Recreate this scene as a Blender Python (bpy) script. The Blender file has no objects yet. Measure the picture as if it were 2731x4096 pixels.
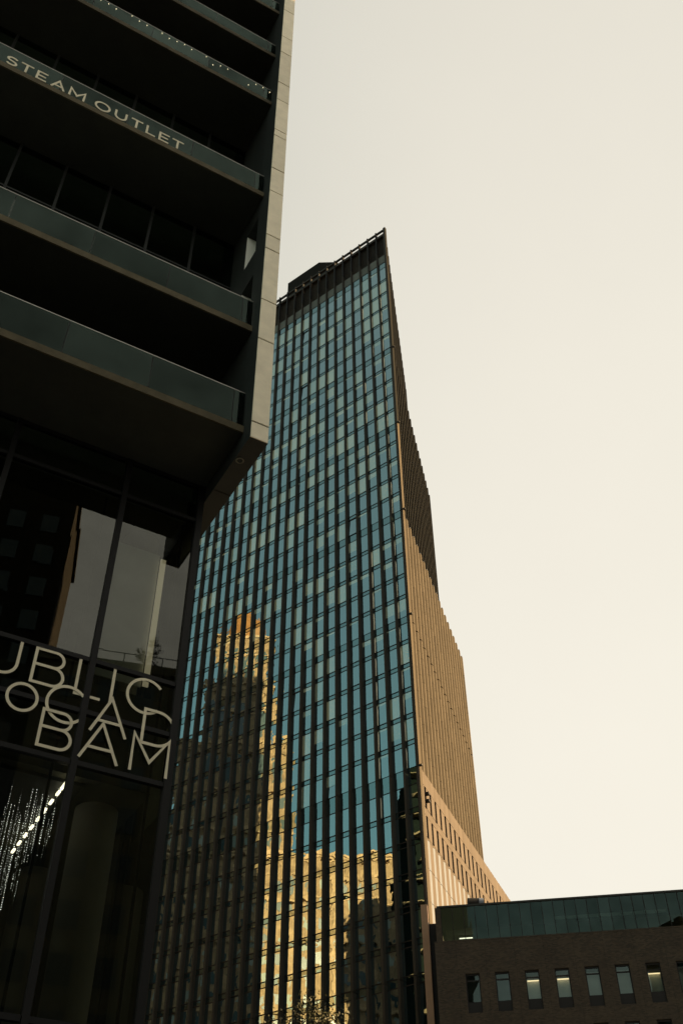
import bpy, math, random
import numpy as np
from mathutils import Matrix, Vector
rnd = random.Random(7)
S = bpy.context.scene
col = S.collection
R = math.radians

# ------------------------------------------------------------------ camera
cam_d = bpy.data.cameras.new('camera'); cam = bpy.data.objects.new('camera', cam_d); col.objects.link(cam)
cam_d.sensor_fit = 'VERTICAL'; cam_d.sensor_height = 36.0; cam_d.sensor_width = 24.0
cam_d.lens = 36.0 * 4094.16 / 4096.0
cam_d.clip_start = 0.1; cam_d.clip_end = 5000
PITCH, ROLL = R(42.738), R(-0.512)
fwd = Vector((0, math.cos(PITCH), math.sin(PITCH))); rt = Vector((1, 0, 0)); up = rt.cross(fwd)
rr = rt * math.cos(ROLL) + up * math.sin(ROLL); uu = up * math.cos(ROLL) - rt * math.sin(ROLL)
cam.matrix_world = Matrix(((rr.x, uu.x, -fwd.x, 0), (rr.y, uu.y, -fwd.y, 0), (rr.z, uu.z, -fwd.z, 1.6), (0, 0, 0, 1)))
S.camera = cam

# ------------------------------------------------------------------ light
SUN_AZ, SUN_EL = R(89.4), R(11.7)          # azimuth clockwise from +Y
sun_dir = Vector((math.sin(SUN_AZ) * math.cos(SUN_EL), math.cos(SUN_AZ) * math.cos(SUN_EL), math.sin(SUN_EL)))
sl = bpy.data.lights.new('sun', 'SUN'); sl.energy = 5.0; sl.angle = R(0.53); sl.color = (1.0, 0.67, 0.33)
so = bpy.data.objects.new('sun', sl); col.objects.link(so)
so.rotation_euler = (-sun_dir).to_track_quat('-Z', 'Y').to_euler()
S.view_settings.view_transform = 'Standard'; S.view_settings.look = 'None'
S.view_settings.exposure = 2.35; S.view_settings.gamma = 1.0; S.view_settings.use_curve_mapping = False

w = bpy.data.worlds.new('World'); S.world = w; w.use_nodes = True
nt = w.node_tree; nt.nodes.clear()
def N(t, **k):
    n = nt.nodes.new(t)
    for a, b in k.items(): setattr(n, a, b)
    return n
def mth(op, a, b=None, c=None):
    n = N('ShaderNodeMath', operation=op)
    for i, v in enumerate((a, b, c)):
        if v is None: continue
        if isinstance(v, (int, float)): n.inputs[i].default_value = v
        else: nt.links.new(v, n.inputs[i])
    return n.outputs[0]
out = N('ShaderNodeOutputWorld'); bg = N('ShaderNodeBackground'); bg.inputs['Strength'].default_value = 0.05
sky = N('ShaderNodeTexSky'); sky.sky_type = 'NISHITA'; sky.sun_disc = False
sky.sun_elevation = SUN_EL; sky.sun_rotation = SUN_AZ
sky.air_density = 1.0; sky.dust_density = 1.0; sky.ozone_density = 1.0
tint = N('ShaderNodeMix', data_type='RGBA', blend_type='MULTIPLY'); tint.inputs['Factor'].default_value = 1.0
nt.links.new(sky.outputs[0], tint.inputs['A']); tint.inputs['B'].default_value = (0.36, 0.66, 0.46, 1)
# bright hazy veil: forward scattering about the sun, thicker towards the horizon, saturating to warm white
tc = N('ShaderNodeTexCoord'); dot = N('ShaderNodeVectorMath', operation='DOT_PRODUCT')
nt.links.new(tc.outputs['Generated'], dot.inputs[0]); dot.inputs[1].default_value = sun_dir
sep = N('ShaderNodeSeparateXYZ'); nt.links.new(tc.outputs['Generated'], sep.inputs[0])
ph = mth('POWER', mth('SUBTRACT', 1.36, mth('MULTIPLY', dot.outputs['Value'], 1.2)), -4.0)
thick = mth('SUBTRACT', 1.0, mth('EXPONENT', mth('DIVIDE', -0.62, mth('ADD', mth('MAXIMUM', sep.outputs['Z'], 0.0), 0.10))))
veil = mth('SUBTRACT', 1.0, mth('EXPONENT', mth('MULTIPLY', mth('MULTIPLY', ph, thick), -9.0)))
mixv = N('ShaderNodeMix', data_type='RGBA'); nt.links.new(veil, mixv.inputs['Factor'])
cl = N('ShaderNodeTexNoise'); cl.inputs['Scale'].default_value = 2.2; cl.inputs['Detail'].default_value = 5; cl.inputs['Roughness'].default_value = 0.6
nt.links.new(tc.outputs['Generated'], cl.inputs['Vector'])
zen = mth('MULTIPLY', mth('SUBTRACT', 1.0, mth('MULTIPLY', mth('POWER', mth('MAXIMUM', sep.outputs['Z'], 0.0), 3.0), 0.20)), mth('ADD', 0.955, mth('MULTIPLY', cl.outputs['Fac'], 0.09)))
vc = N('ShaderNodeVectorMath', operation='SCALE'); vc.inputs[0].default_value = (3.68, 3.50, 3.05); nt.links.new(zen, vc.inputs['Scale'])
nt.links.new(tint.outputs['Result'], mixv.inputs['A']); nt.links.new(vc.outputs[0], mixv.inputs['B'])
nt.links.new(mixv.outputs['Result'], bg.inputs['Color']); nt.links.new(bg.outputs[0], out.inputs['Surface'])
S.render.engine = 'CYCLES'
S.cycles.max_bounces = 8; S.cycles.transparent_max_bounces = 12; S.cycles.diffuse_bounces = 4; S.cycles.glossy_bounces = 4
S.cycles.sample_clamp_indirect = 6.0
try: S.cycles.use_denoising = True
except Exception: pass

# ------------------------------------------------------------------ materials
def mat(name, color, rough=0.6, metal=0.0, var=0.0, scale=3.0, bump=0.0, bscale=None, spec=0.15, emit=None, estr=0.0, stretch=None):
    m = bpy.data.materials.new(name); m.use_nodes = True
    t = m.node_tree; b = t.nodes['Principled BSDF']
    b.inputs['Base Color'].default_value = (*color, 1); b.inputs['Roughness'].default_value = rough
    b.inputs['Metallic'].default_value = metal; b.inputs['Specular IOR Level'].default_value = spec
    if emit: b.inputs['Emission Color'].default_value = (*emit, 1); b.inputs['Emission Strength'].default_value = estr
    if var or bump:
        g = t.nodes.new('ShaderNodeNewGeometry'); src = g.outputs['Position']
        if stretch:
            mp = t.nodes.new('ShaderNodeMapping'); mp.inputs['Scale'].default_value = stretch
            t.links.new(src, mp.inputs['Vector']); src = mp.outputs[0]
    if var:
        n = t.nodes.new('ShaderNodeTexNoise'); n.inputs['Scale'].default_value = scale; n.inputs['Detail'].default_value = 6
        n.inputs['Roughness'].default_value = 0.65; t.links.new(src, n.inputs['Vector'])
        oi = t.nodes.new('ShaderNodeObjectInfo')
        ad = t.nodes.new('ShaderNodeMath'); ad.operation = 'MULTIPLY_ADD'; t.links.new(oi.outputs['Random'], ad.inputs[0])
        ad.inputs[1].default_value = 0.35; t.links.new(n.outputs['Fac'], ad.inputs[2])
        mr = t.nodes.new('ShaderNodeMapRange'); t.links.new(ad.outputs[0], mr.inputs['Value'])
        mr.inputs['From Min'].default_value = 0.35; mr.inputs['From Max'].default_value = 1.0
        mr.inputs['To Min'].default_value = 1 - var; mr.inputs['To Max'].default_value = 1 + var
        mx = t.nodes.new('ShaderNodeMix'); mx.data_type = 'RGBA'; mx.blend_type = 'MULTIPLY'; mx.inputs['Factor'].default_value = 1
        mx.inputs['A'].default_value = (*color, 1)
        cb = t.nodes.new('ShaderNodeCombineColor')
        for i in range(3): t.links.new(mr.outputs[0], cb.inputs[i])
        t.links.new(cb.outputs[0], mx.inputs['B']); t.links.new(mx.outputs['Result'], b.inputs['Base Color'])
    if bump:
        n2 = t.nodes.new('ShaderNodeTexNoise'); n2.inputs['Scale'].default_value = bscale or scale * 6; n2.inputs['Detail'].default_value = 4
        t.links.new(src, n2.inputs['Vector'])
        bp = t.nodes.new('ShaderNodeBump'); bp.inputs['Strength'].default_value = 1; bp.inputs['Distance'].default_value = bump
        t.links.new(n2.outputs['Fac'], bp.inputs['Height']); t.links.new(bp.outputs[0], b.inputs['Normal'])
    return m

def glass(name, tcol, gcol, ior=1.5, base=None, rough=0.0, wob=0.0, wscale=1.2, smudge=0.0):
    """see-through pane: tinted transmission mixed with a mirror reflection (fresnel, or a fixed coated share)"""
    m = bpy.data.materials.new(name); m.use_nodes = True
    t = m.node_tree; t.nodes.clear()
    o = t.nodes.new('ShaderNodeOutputMaterial'); mx = t.nodes.new('ShaderNodeMixShader')
    tr = t.nodes.new('ShaderNodeBsdfTransparent'); tr.inputs['Color'].default_value = (*tcol, 1)
    gl = t.nodes.new('ShaderNodeBsdfGlossy'); gl.inputs['Color'].default_value = (*gcol, 1); gl.inputs['Roughness'].default_value = rough
    fr = t.nodes.new('ShaderNodeFresnel'); fr.inputs['IOR'].default_value = ior
    if base is None: t.links.new(fr.outputs[0], mx.inputs['Fac'])
    else:
        ma = t.nodes.new('ShaderNodeMath'); ma.operation = 'ADD'; ma.use_clamp = True
        ma.inputs[1].default_value = base; t.links.new(fr.outputs[0], ma.inputs[0]); t.links.new(ma.outputs[0], mx.inputs['Fac'])
    t.links.new(tr.outputs[0], mx.inputs[1]); t.links.new(gl.outputs[0], mx.inputs[2]); t.links.new(mx.outputs[0], o.inputs['Surface'])
    if smudge:
        g = t.nodes.new('ShaderNodeNewGeometry'); n = t.nodes.new('ShaderNodeTexNoise'); n.inputs['Scale'].default_value = 0.7; n.inputs['Detail'].default_value = 7; n.inputs['Roughness'].default_value = 0.62
        t.links.new(g.outputs['Position'], n.inputs['Vector'])
        oi = t.nodes.new('ShaderNodeObjectInfo'); ad = t.nodes.new('ShaderNodeMath'); ad.operation = 'MULTIPLY_ADD'; ad.inputs[1].default_value = 0.3
        t.links.new(oi.outputs['Random'], ad.inputs[0]); t.links.new(n.outputs['Fac'], ad.inputs[2])
        mr = t.nodes.new('ShaderNodeMapRange'); mr.inputs['From Min'].default_value = 0.35; mr.inputs['From Max'].default_value = 0.95
        mr.inputs['To Min'].default_value = 1 - smudge; mr.inputs['To Max'].default_value = 1.0; t.links.new(ad.outputs[0], mr.inputs[0])
        vm = t.nodes.new('ShaderNodeVectorMath'); vm.operation = 'SCALE'; vm.inputs[0].default_value = gcol; t.links.new(mr.outputs[0], vm.inputs['Scale'])
        t.links.new(vm.outputs[0], gl.inputs['Color'])
    if wob:
        g = t.nodes.new('ShaderNodeNewGeometry'); oi = t.nodes.new('ShaderNodeObjectInfo')
        n = t.nodes.new('ShaderNodeTexNoise'); n.noise_dimensions = '4D'; n.inputs['Scale'].default_value = wscale
        n.inputs['Detail'].default_value = 1.2; n.inputs['Roughness'].default_value = 0.45
        sc = t.nodes.new('ShaderNodeMath'); sc.operation = 'MULTIPLY'; sc.inputs[1].default_value = 13.0
        t.links.new(oi.outputs['Random'], sc.inputs[0]); t.links.new(sc.outputs[0], n.inputs['W'])
        t.links.new(g.outputs['Position'], n.inputs['Vector'])
        bp = t.nodes.new('ShaderNodeBump'); bp.inputs['Strength'].default_value = 1; bp.inputs['Distance'].default_value = wob
        t.links.new(n.outputs['Fac'], bp.inputs['Height']); t.links.new(bp.outputs[0], gl.inputs['Normal'])
    return m

def emis(name, c, s):
    return mat(name, (0.8, 0.8, 0.8), emit=c, estr=s)

def blind_glass():
    m = bpy.data.materials.new('glass_over_blind'); m.use_nodes = True
    t = m.node_tree; t.nodes.clear()
    o = t.nodes.new('ShaderNodeOutputMaterial'); mx = t.nodes.new('ShaderNodeMixShader'); df = t.nodes.new('ShaderNodeBsdfDiffuse'); gl = t.nodes.new('ShaderNodeBsdfGlossy')
    gl.inputs['Color'].default_value = (0.68, 0.92, 0.97, 1); gl.inputs['Roughness'].default_value = 0.0
    g = t.nodes.new('ShaderNodeNewGeometry'); cr = t.nodes.new('ShaderNodeValToRGB')
    cr.color_ramp.elements[0].color = (0.22, 0.26, 0.20, 1); cr.color_ramp.elements[1].color = (0.50, 0.50, 0.34, 1)
    oi = t.nodes.new('ShaderNodeObjectInfo'); ad = t.nodes.new('ShaderNodeMath'); ad.operation = 'ADD'
    t.links.new(g.outputs['Random Per Island'], ad.inputs[0]); t.links.new(oi.outputs['Random'], ad.inputs[1])
    fr = t.nodes.new('ShaderNodeMath'); fr.operation = 'FRACT'; t.links.new(ad.outputs[0], fr.inputs[0]); t.links.new(fr.outputs[0], cr.inputs[0])
    t.links.new(cr.outputs[0], df.inputs['Color']); mx.inputs['Fac'].default_value = 0.46
    t.links.new(df.outputs[0], mx.inputs[1]); t.links.new(gl.outputs[0], mx.inputs[2]); t.links.new(mx.outputs[0], o.inputs['Surface'])
    return m
M = dict(
    stone=mat('pale_stone', (0.88, 0.79, 0.61), 0.85, var=0.14, scale=2.2, bump=0.004, bscale=30),
    dark_metal=mat('dark_panel', (0.028, 0.031, 0.030), 0.55, var=0.2, scale=1.4, bump=0.002, bscale=8),
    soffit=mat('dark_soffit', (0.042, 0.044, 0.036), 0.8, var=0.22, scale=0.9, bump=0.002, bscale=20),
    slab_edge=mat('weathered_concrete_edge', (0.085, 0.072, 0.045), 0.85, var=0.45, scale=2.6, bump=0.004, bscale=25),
    mullion=mat('black_mullion', (0.012, 0.012, 0.012), 0.5),
    rail=mat('steel_rail', (0.35, 0.34, 0.31), 0.4, metal=0.6),
    letter=mat('cream_vinyl', (0.70, 0.64, 0.48), 0.7, var=0.10, scale=6),
    interior=mat('dark_interior', (0.10, 0.098, 0.075), 0.9, var=0.3, scale=0.8),
    inwall=mat('interior_wall', (0.22, 0.21, 0.17), 0.9, var=0.15, scale=0.8),
    panel_pale=mat('pale_blind', (0.80, 0.81, 0.74), 0.9, var=0.10, scale=1.0),
    bal_glass=glass('balustrade_glass', (0.70, 0.78, 0.74), (0.44, 0.60, 0.52), 1.48, smudge=0.6),
    lobby_glass=glass('lobby_glass', (0.42, 0.46, 0.42), (0.92, 0.94, 0.86), 1.85, smudge=0.3),
    room_glass=glass('room_glass', (0.30, 0.36, 0.31), (0.7, 0.9, 0.8), 1.5),
    fin=mat('dark_bronze_fin', (0.027, 0.024, 0.019), 0.6, var=0.18, scale=0.6),
    tower_glass=glass('tower_glass', (0.30, 0.44, 0.44), (0.70, 0.92, 0.97), 1.45, base=0.43, wob=0.0050, wscale=1.05),
    spandrel=glass('spandrel_glass', (0.10, 0.16, 0.17), (0.56, 0.80, 0.83), 1.45, base=0.36, wob=0.0034, wscale=1.05),
    blind=blind_glass(),
    curtain=mat('white_curtain', (0.86, 0.82, 0.66), 0.9),
    room=mat('tower_room', (0.04, 0.06, 0.062), 0.9, var=0.5, scale=0.35),
    louver=mat('mechanical_louver', (0.022, 0.018, 0.013), 0.7, var=0.5, scale=0.5),
    grey_row=mat('grey_panel', (0.10, 0.11, 0.10), 0.5, var=0.3, scale=0.5),
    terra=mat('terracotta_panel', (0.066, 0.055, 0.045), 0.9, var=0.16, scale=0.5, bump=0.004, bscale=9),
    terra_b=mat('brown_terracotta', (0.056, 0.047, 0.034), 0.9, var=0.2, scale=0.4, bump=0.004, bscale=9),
    terra_shade=mat('shade_darkened_cladding', (0.0075, 0.0078, 0.0066), 1.0, var=0.25, scale=0.4),  # cladding colour darkened to carry the shade of the upper side volumes
    strip=mat('pale_strip', (0.10, 0.115, 0.14), 0.8, var=0.08, scale=1),
    slot=mat('dark_slot', (0.008, 0.008, 0.008), 0.6),
    cap=mat('white_cap', (0.22, 0.25, 0.3), 0.6),
    c_glass=glass('penthouse_glass', (0.26, 0.32, 0.31), (0.46, 0.74, 0.70), 1.66, smudge=0.45),
    win_glass=glass('school_window_glass', (0.52, 0.56, 0.54), (0.66, 0.90, 0.88), 1.75, smudge=0.3),
    lamp=emis('warm_tube', (1.0, 0.74, 0.40), 0.42),
    lamp_w=emis('pale_tube', (1.0, 0.86, 0.62), 0.9),
    bead=emis('lit_crystal', (1.0, 0.97, 0.88), 0.85),
    bulb=emis('warm_bulb', (1.0, 0.80, 0.48), 0.5),
    wire=mat('thin_wire', (0.10, 0.10, 0.09), 0.4, metal=0.8),
    gold=mat('gold_limestone', (0.235, 0.165, 0.097), 0.9, var=0.7, scale=0.7, bump=0.05, bscale=1.5),
    dome=mat('copper_dome', (0.20, 0.095, 0.03), 0.7, var=0.4, scale=0.6),
    hwin=mat('reflected_window', (0.03, 0.05, 0.055), 0.2, spec=0.6),
    hwin_b=mat('window_with_shade', (0.20, 0.23, 0.21), 0.5),
    block_wall=mat('dark_glass_wall', (0.006, 0.009, 0.008), 1.0, var=0.3, scale=0.3, spec=0.0),
    block_slab=mat('cream_slab', (0.13, 0.105, 0.065), 0.8),
    opp=mat('brown_brick_block', (0.12, 0.10, 0.065), 0.9, var=0.3, scale=0.4),
    opp2=mat('dark_brown_brick', (0.022, 0.016, 0.009), 0.95, var=0.5, scale=0.5, stretch=(3, 3, 0.15)),
    opp_win=mat('opposite_window', (0.03, 0.035, 0.035), 0.15, spec=0.6),
    asphalt=mat('asphalt', (0.05, 0.05, 0.05), 0.9, var=0.25, scale=1.5, bump=0.004, bscale=60),
    pave=mat('concrete_paving', (0.22, 0.21, 0.19), 0.9, var=0.2, scale=0.8, bump=0.003, bscale=30),
    paint=mat('road_paint', (0.7, 0.7, 0.66), 0.8, var=0.15, scale=4),
    bark=mat('bark', (0.09, 0.07, 0.05), 0.95, var=0.3, scale=8, bump=0.01, bscale=40),
    duct_end=mat('white_duct_end', (0.2, 0.22, 0.26), 0.6),
    duct=mat('black_duct', (0.02, 0.02, 0.02), 0.6),
)
# brick with courses, dark
def brick_mat():
    m = bpy.data.materials.new('dark_brick'); m.use_nodes = True
    t = m.node_tree; b = t.nodes['Principled BSDF']; b.inputs['Roughness'].default_value = 0.9
    tcn = t.nodes.new('ShaderNodeTexCoord'); br = t.nodes.new('ShaderNodeTexBrick')
    mp = t.nodes.new('ShaderNodeMapping'); mp.inputs['Rotation'].default_value = (R(90), 0, 0)
    t.links.new(tcn.outputs['Object'], mp.inputs[0]); t.links.new(mp.outputs[0], br.inputs['Vector'])
    br.inputs['Scale'].default_value = 1.0; br.inputs['Brick Width'].default_value = 0.24; br.inputs['Row Height'].default_value = 0.075
    br.inputs['Mortar Size'].default_value = 0.008; br.inputs['Color1'].default_value = (0.015, 0.0115, 0.007, 1)
    br.inputs['Color2'].default_value = (0.043, 0.032, 0.019, 1); br.inputs['Mortar'].default_value = (0.026, 0.023, 0.018, 1)
    n = t.nodes.new('ShaderNodeTexNoise'); n.inputs['Scale'].default_value = 0.5; n.inputs['Detail'].default_value = 6
    t.links.new(tcn.outputs['Object'], n.inputs['Vector'])
    mr = t.nodes.new('ShaderNodeMapRange'); mr.inputs['To Min'].default_value = 0.55; mr.inputs['To Max'].default_value = 1.45
    t.links.new(n.outputs['Fac'], mr.inputs[0])
    mx = t.nodes.new('ShaderNodeMix'); mx.data_type = 'RGBA'; mx.blend_type = 'MULTIPLY'; mx.inputs['Factor'].default_value = 1
    t.links.new(br.outputs['Color'], mx.inputs['A'])
    cb = t.nodes.new('ShaderNodeCombineColor')
    for i in range(3): t.links.new(mr.outputs[0], cb.inputs[i])
    t.links.new(cb.outputs[0], mx.inputs['B']); t.links.new(mx.outputs['Result'], b.inputs['Base Color'])
    bp = t.nodes.new('ShaderNodeBump'); bp.inputs['Distance'].default_value = 0.006; bp.invert = True
    t.links.new(br.outputs['Fac'], bp.inputs['Height']); t.links.new(bp.outputs[0], b.inputs['Normal'])
    return m
M['brick'] = brick_mat()
def leaf_mat():
    m = bpy.data.materials.new('leaf'); m.use_nodes = True
    t = m.node_tree; b = t.nodes['Principled BSDF']; b.inputs['Roughness'].default_value = 0.6; b.inputs['Specular IOR Level'].default_value = 0.2
    g = t.nodes.new('ShaderNodeNewGeometry'); cr = t.nodes.new('ShaderNodeValToRGB')
    cr.color_ramp.elements[0].color = (0.008, 0.011, 0.004, 1); cr.color_ramp.elements[1].color = (0.036, 0.036, 0.012, 1)
    t.links.new(g.outputs['Random Per Island'], cr.inputs[0]); t.links.new(cr.outputs[0], b.inputs['Base Color'])
    return m
M['leaf'] = leaf_mat()

# ------------------------------------------------------------------ mesh helpers
BOXF = [(0, 3, 2, 1), (4, 5, 6, 7), (0, 1, 5, 4), (1, 2, 6, 5), (2, 3, 7, 6), (3, 0, 4, 7)]
class MB:
    def __init__(s): s.v = []; s.f = []; s.mi = []
    def add(s, vs, fs, mi=0):
        o = len(s.v); s.v += [tuple(p) for p in vs]; s.f += [tuple(i + o for i in q) for q in fs]; s.mi += [mi] * len(fs); return s
    def box(s, x0, x1, y0, y1, z0, z1, mi=0):
        return s.add([(x0, y0, z0), (x1, y0, z0), (x1, y1, z0), (x0, y1, z0), (x0, y0, z1), (x1, y0, z1), (x1, y1, z1), (x0, y1, z1)], BOXF, mi)
    def quad(s, a, b, c, d, mi=0): return s.add([a, b, c, d], [(0, 1, 2, 3)], mi)
    def prism(s, poly, z0, z1, mi=0):      # poly counter-clockwise in xy
        n = len(poly)
        vs = [(x, y, z0) for x, y in poly] + [(x, y, z1) for x, y in poly]
        fs = [tuple(range(n - 1, -1, -1)), tuple(range(n, 2 * n))] + [(i, (i + 1) % n, n + (i + 1) % n, n + i) for i in range(n)]
        return s.add(vs, fs, mi)
    def tube(s, p, q, r0, r1=None, n=8, mi=0, caps=True):
        r1 = r0 if r1 is None else r1
        p, q = Vector(p), Vector(q); d = (q - p).normalized()
        a = d.orthogonal().normalized(); b = d.cross(a)
        vs = []
        for c, r in ((p, r0), (q, r1)):
            for i in range(n):
                t = 2 * math.pi * i / n; vs.append(c + a * (r * math.cos(t)) + b * (r * math.sin(t)))
        fs = [(i, (i + 1) % n, n + (i + 1) % n, n + i) for i in range(n)]
        if caps: fs += [tuple(range(n - 1, -1, -1)), tuple(range(n, 2 * n))]
        return s.add(vs, fs, mi)
    def lathe(s, prof, n=24, cx=0, cy=0, mi=0):
        vs = []; fs = []
        for r, z in prof:
            for i in range(n):
                t = 2 * math.pi * i / n; vs.append((cx + r * math.cos(t), cy + r * math.sin(t), z))
        for k in range(len(prof) - 1):
            for i in range(n):
                j = (i + 1) % n; fs.append((k * n + i, k * n + j, (k + 1) * n + j, (k + 1) * n + i))
        return s.add(vs, fs, mi)
    def mesh(s, name, mats):
        me = bpy.data.meshes.new(name); me.from_pydata(s.v, [], s.f)
        for m in (mats if isinstance(mats, (list, tuple)) else [mats]): me.materials.append(m)
        if any(s.mi): me.polygons.foreach_set('material_index', s.mi)
        me.update(); return me
    def build(s, name, mats, parent=None, **props):
        return link(name, s.mesh(name, mats), parent, **props)
def link(name, me, parent=None, loc=None, rotm=None, **props):
    o = bpy.data.objects.new(name, me); col.objects.link(o)
    if parent: o.parent = parent
    if loc is not None: o.location = loc
    for k, v in props.items(): o[k] = v
    return o
def thing(name, label, cat, origin=(0, 0, 0), ang=0.0, group=None, kind=None):
    o = bpy.data.objects.new(name, None); col.objects.link(o)
    o.empty_display_size = 0.5
    o.location = origin; o.rotation_euler = (0, 0, ang); o['label'] = label; o['category'] = cat
    if group: o['group'] = group
    if kind: o['kind'] = kind
    return o
def wall_holes(x0, x1, z0, z1, y, depth, holes):
    """wall face at y with rectangular openings (x0,x1,z0,z1) and reveals of the given depth"""
    mb = MB(); xs = sorted({x0, x1, *[h[0] for h in holes], *[h[1] for h in holes]}); zs = sorted({z0, z1, *[h[2] for h in holes], *[h[3] for h in holes]})
    xs = [x for x in xs if x0 <= x <= x1]; zs = [z for z in zs if z0 <= z <= z1]
    for i in range(len(xs) - 1):
        for j in range(len(zs) - 1):
            cx, cz = (xs[i] + xs[i + 1]) / 2, (zs[j] + zs[j + 1]) / 2
            if any(h[0] < cx < h[1] and h[2] < cz < h[3] for h in holes): continue
            mb.quad((xs[i], y, zs[j]), (xs[i + 1], y, zs[j]), (xs[i + 1], y, zs[j + 1]), (xs[i], y, zs[j + 1]))
    for a, b, c, d in holes:
        mb.quad((a, y, c), (a, y + depth, c), (b, y + depth, c), (b, y, c))
        mb.quad((a, y, d), (b, y, d), (b, y + depth, d), (a, y + depth, d))
        mb.quad((a, y, c), (a, y, d), (a, y + depth, d), (a, y + depth, c))
        mb.quad((b, y, c), (b, y + depth, c), (b, y + depth, d), (b, y, d))
    return mb

# ------------------------------------------------------------------ ground
g = MB(); g.quad((-900, -900, 0), (900, -900, 0), (900, 900, 0), (-900, 900, 0)); g.build('ground', M['asphalt'], kind='structure')
p = MB(); p.box(-60, 70, 12.5, 82, -0.2, 0.14); p.build('pavement', M['pave'], kind='structure')
p = MB(); p.box(-70, 70, -40, -6, -0.2, 0.14); p.build('pavement', M['pave'], kind='structure')
p = MB()
for i in range(12): p.box(-60 + i * 10, -57 + i * 10, 3.0, 3.14, 0.0, 0.004)
p.build('road', M['paint'], kind='structure')

# ================================================================== A : balcony building on the left
A0 = (-2.7591, 19.8088, 0); ANG_A = R(90 - 59.733)
A = thing('balcony_building', 'dark building with deep glass-fronted balconies and pale stone edge on the left', 'building', A0, ANG_A)
ZS = [23.01, 27.69, 35.78, 43.06, 47.60, 52.42, 57.0, 61.6]
TOPS = [24.72, 29.27, 37.24, 44.37, 48.90, 53.72, 58.3, 62.9]
JU = [-0.36 - 0.02, -2.92, -5.38, -7.84, -10.30, -12.76, -15.2]
UL = -16.0
for k, zb in enumerate(ZS):
    b = MB(); b.box(UL, -0.004, 0.0, 2.66, zb, zb + 0.27, 0)
    # soffit underside is a separate dark panel proud of the slab
    sl_o = b.build('balcony_slab', M['slab_edge'], A)
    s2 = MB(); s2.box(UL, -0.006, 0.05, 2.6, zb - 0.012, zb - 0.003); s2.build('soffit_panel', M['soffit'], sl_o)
    z0, z1 = zb + 0.275, TOPS[k]
    edges = [-0.02] + [j for j in JU]
    for i in range(len(edges) - 1):
        a, c = edges[i + 1] + 0.012, edges[i] - 0.012
        q = MB(); q.box(a, c, 0.05, 0.068, z0, z1); q.build('glass_balustrade_panel', M['bal_glass'], A)
        if i: qq = MB(); qq.box(edges[i] - 0.010, edges[i] + 0.010, 0.052, 0.066, z0, z1 - 0.01); qq.build('panel_joint', M['mullion'], A)
    q = MB(); q.box(UL, -0.03, 0.045, 0.073, z1, z1 + 0.028); q.build('top_rail', M['rail'], A)
    # recessed room front
    zt = ZS[k + 1] - 0.02 if k + 1 < len(ZS) else zb + 4.4
    W = [-0.02, -1.68, -3.34, -5.0, -6.66, -8.32, -9.98, -11.64, -13.3, -15.0]
    for i in range(len(W) - 1):
        a, c = W[i + 1], W[i]
        q = MB(); q.quad((a, 2.42, zb + 0.28), (c, 2.42, zb + 0.28), (c, 2.42, zt), (a, 2.42, zt)); q.build('room_pane', M['room_glass'], A)
        q = MB(); q.box(a - 0.05, a + 0.05, 2.36, 2.41, zb + 0.28, zt); q.build('mullion', M['dark_metal'], A)
        if k == 1 and i < 7:
            q = MB(); q.box(a + 0.14, c - 0.14, 2.30, 2.34, zb + 0.3, zb + 4.9 + rnd.choice((-0.3, 0.0, -0.1, -0.6))); q.build('pale_blind', M['panel_pale'], A)
    q = MB(); q.box(UL, -0.02, 2.37, 2.41, zb + 5.2 if zt - zb > 6 else zb + 3.6, zb + 5.28 if zt - zb > 6 else zb + 3.68); q.build('transom', M['dark_metal'], A)
q = MB(); q.box(UL, -0.03, 3.6, 14.0, 23.2, 66.0); q.build('core_wall', M['interior'], A)
# wing wall with stone face
def wing(v0, v1, z0, z1):
    q = MB(); q.box(0.0, 0.552, v0, v1, z0, z1); return q.build('wing_wall', M['dark_metal'], A)
wing(-0.50, 0.33, 22.37, 66)
SL = [(28.95, 31.2), (32.65, 34.8)]
zc = 22.37
for a, c in SL: wing(0.332, 1.278, zc, a); zc = c
wing(0.332, 1.278, zc, 66)
wing(1.28, 4.62, 22.37, 66); wing(4.622, 14.0, 22.37, 66)
for a, c in SL:
    q = MB(); q.box(0.02, 0.545, 1.262, 1.2785, a, c); q.build('slot_jamb', M['panel_pale'], A)  # pale colour painted on for the daylight striking the slot jamb
    q = MB(); q.box(0.40, 0.41, 0.335, 1.26, a, c); q.build('slot_pane', M['room_glass'], A)
SJ = [66, 63.2, 60.1, 58.4, 56.2, 54.9, 51.83, 48.87, 47.23, 44.26, 42.69, 40.12, 39.63, 37.11, 35.48, 32.58, 31.74, 28.82, 26.79, 23.02, 22.37]
for i in range(len(SJ) - 1):
    q = MB(); zt, zb = SJ[i] - 0.022, SJ[i + 1] + 0.022
    if i == len(SJ) - 2: zb = 22.372
    d = -0.525 + rnd.uniform(-0.004, 0.004); e = 0.008
    q.add([(0.004, -0.499, zb), (0.548, -0.499, zb), (0.548, -0.499, zt), (0.004, -0.499, zt), (0.004 + e, d, zb + e), (0.548 - e, d, zb + e), (0.548 - e, d, zt - e), (0.004 + e, d, zt - e)],
          [(4, 5, 6, 7), (0, 1, 5, 4), (1, 2, 6, 5), (2, 3, 7, 6), (3, 0, 4, 7)]); q.build('stone_panel', M['stone'], A)
q = MB()
for i in range(20):
    t0, t1 = 2 * math.pi * i / 20, 2 * math.pi * (i + 1) / 20
    q.tube((0.15 + 0.10 * math.cos(t0), 0.46 + 0.10 * math.sin(t0), 22.36), (0.15 + 0.10 * math.cos(t1), 0.46 + 0.10 * math.sin(t1), 22.36), 0.022, n=6, caps=False)
q.build('downlight_ring', M['inwall'], A)
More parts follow.
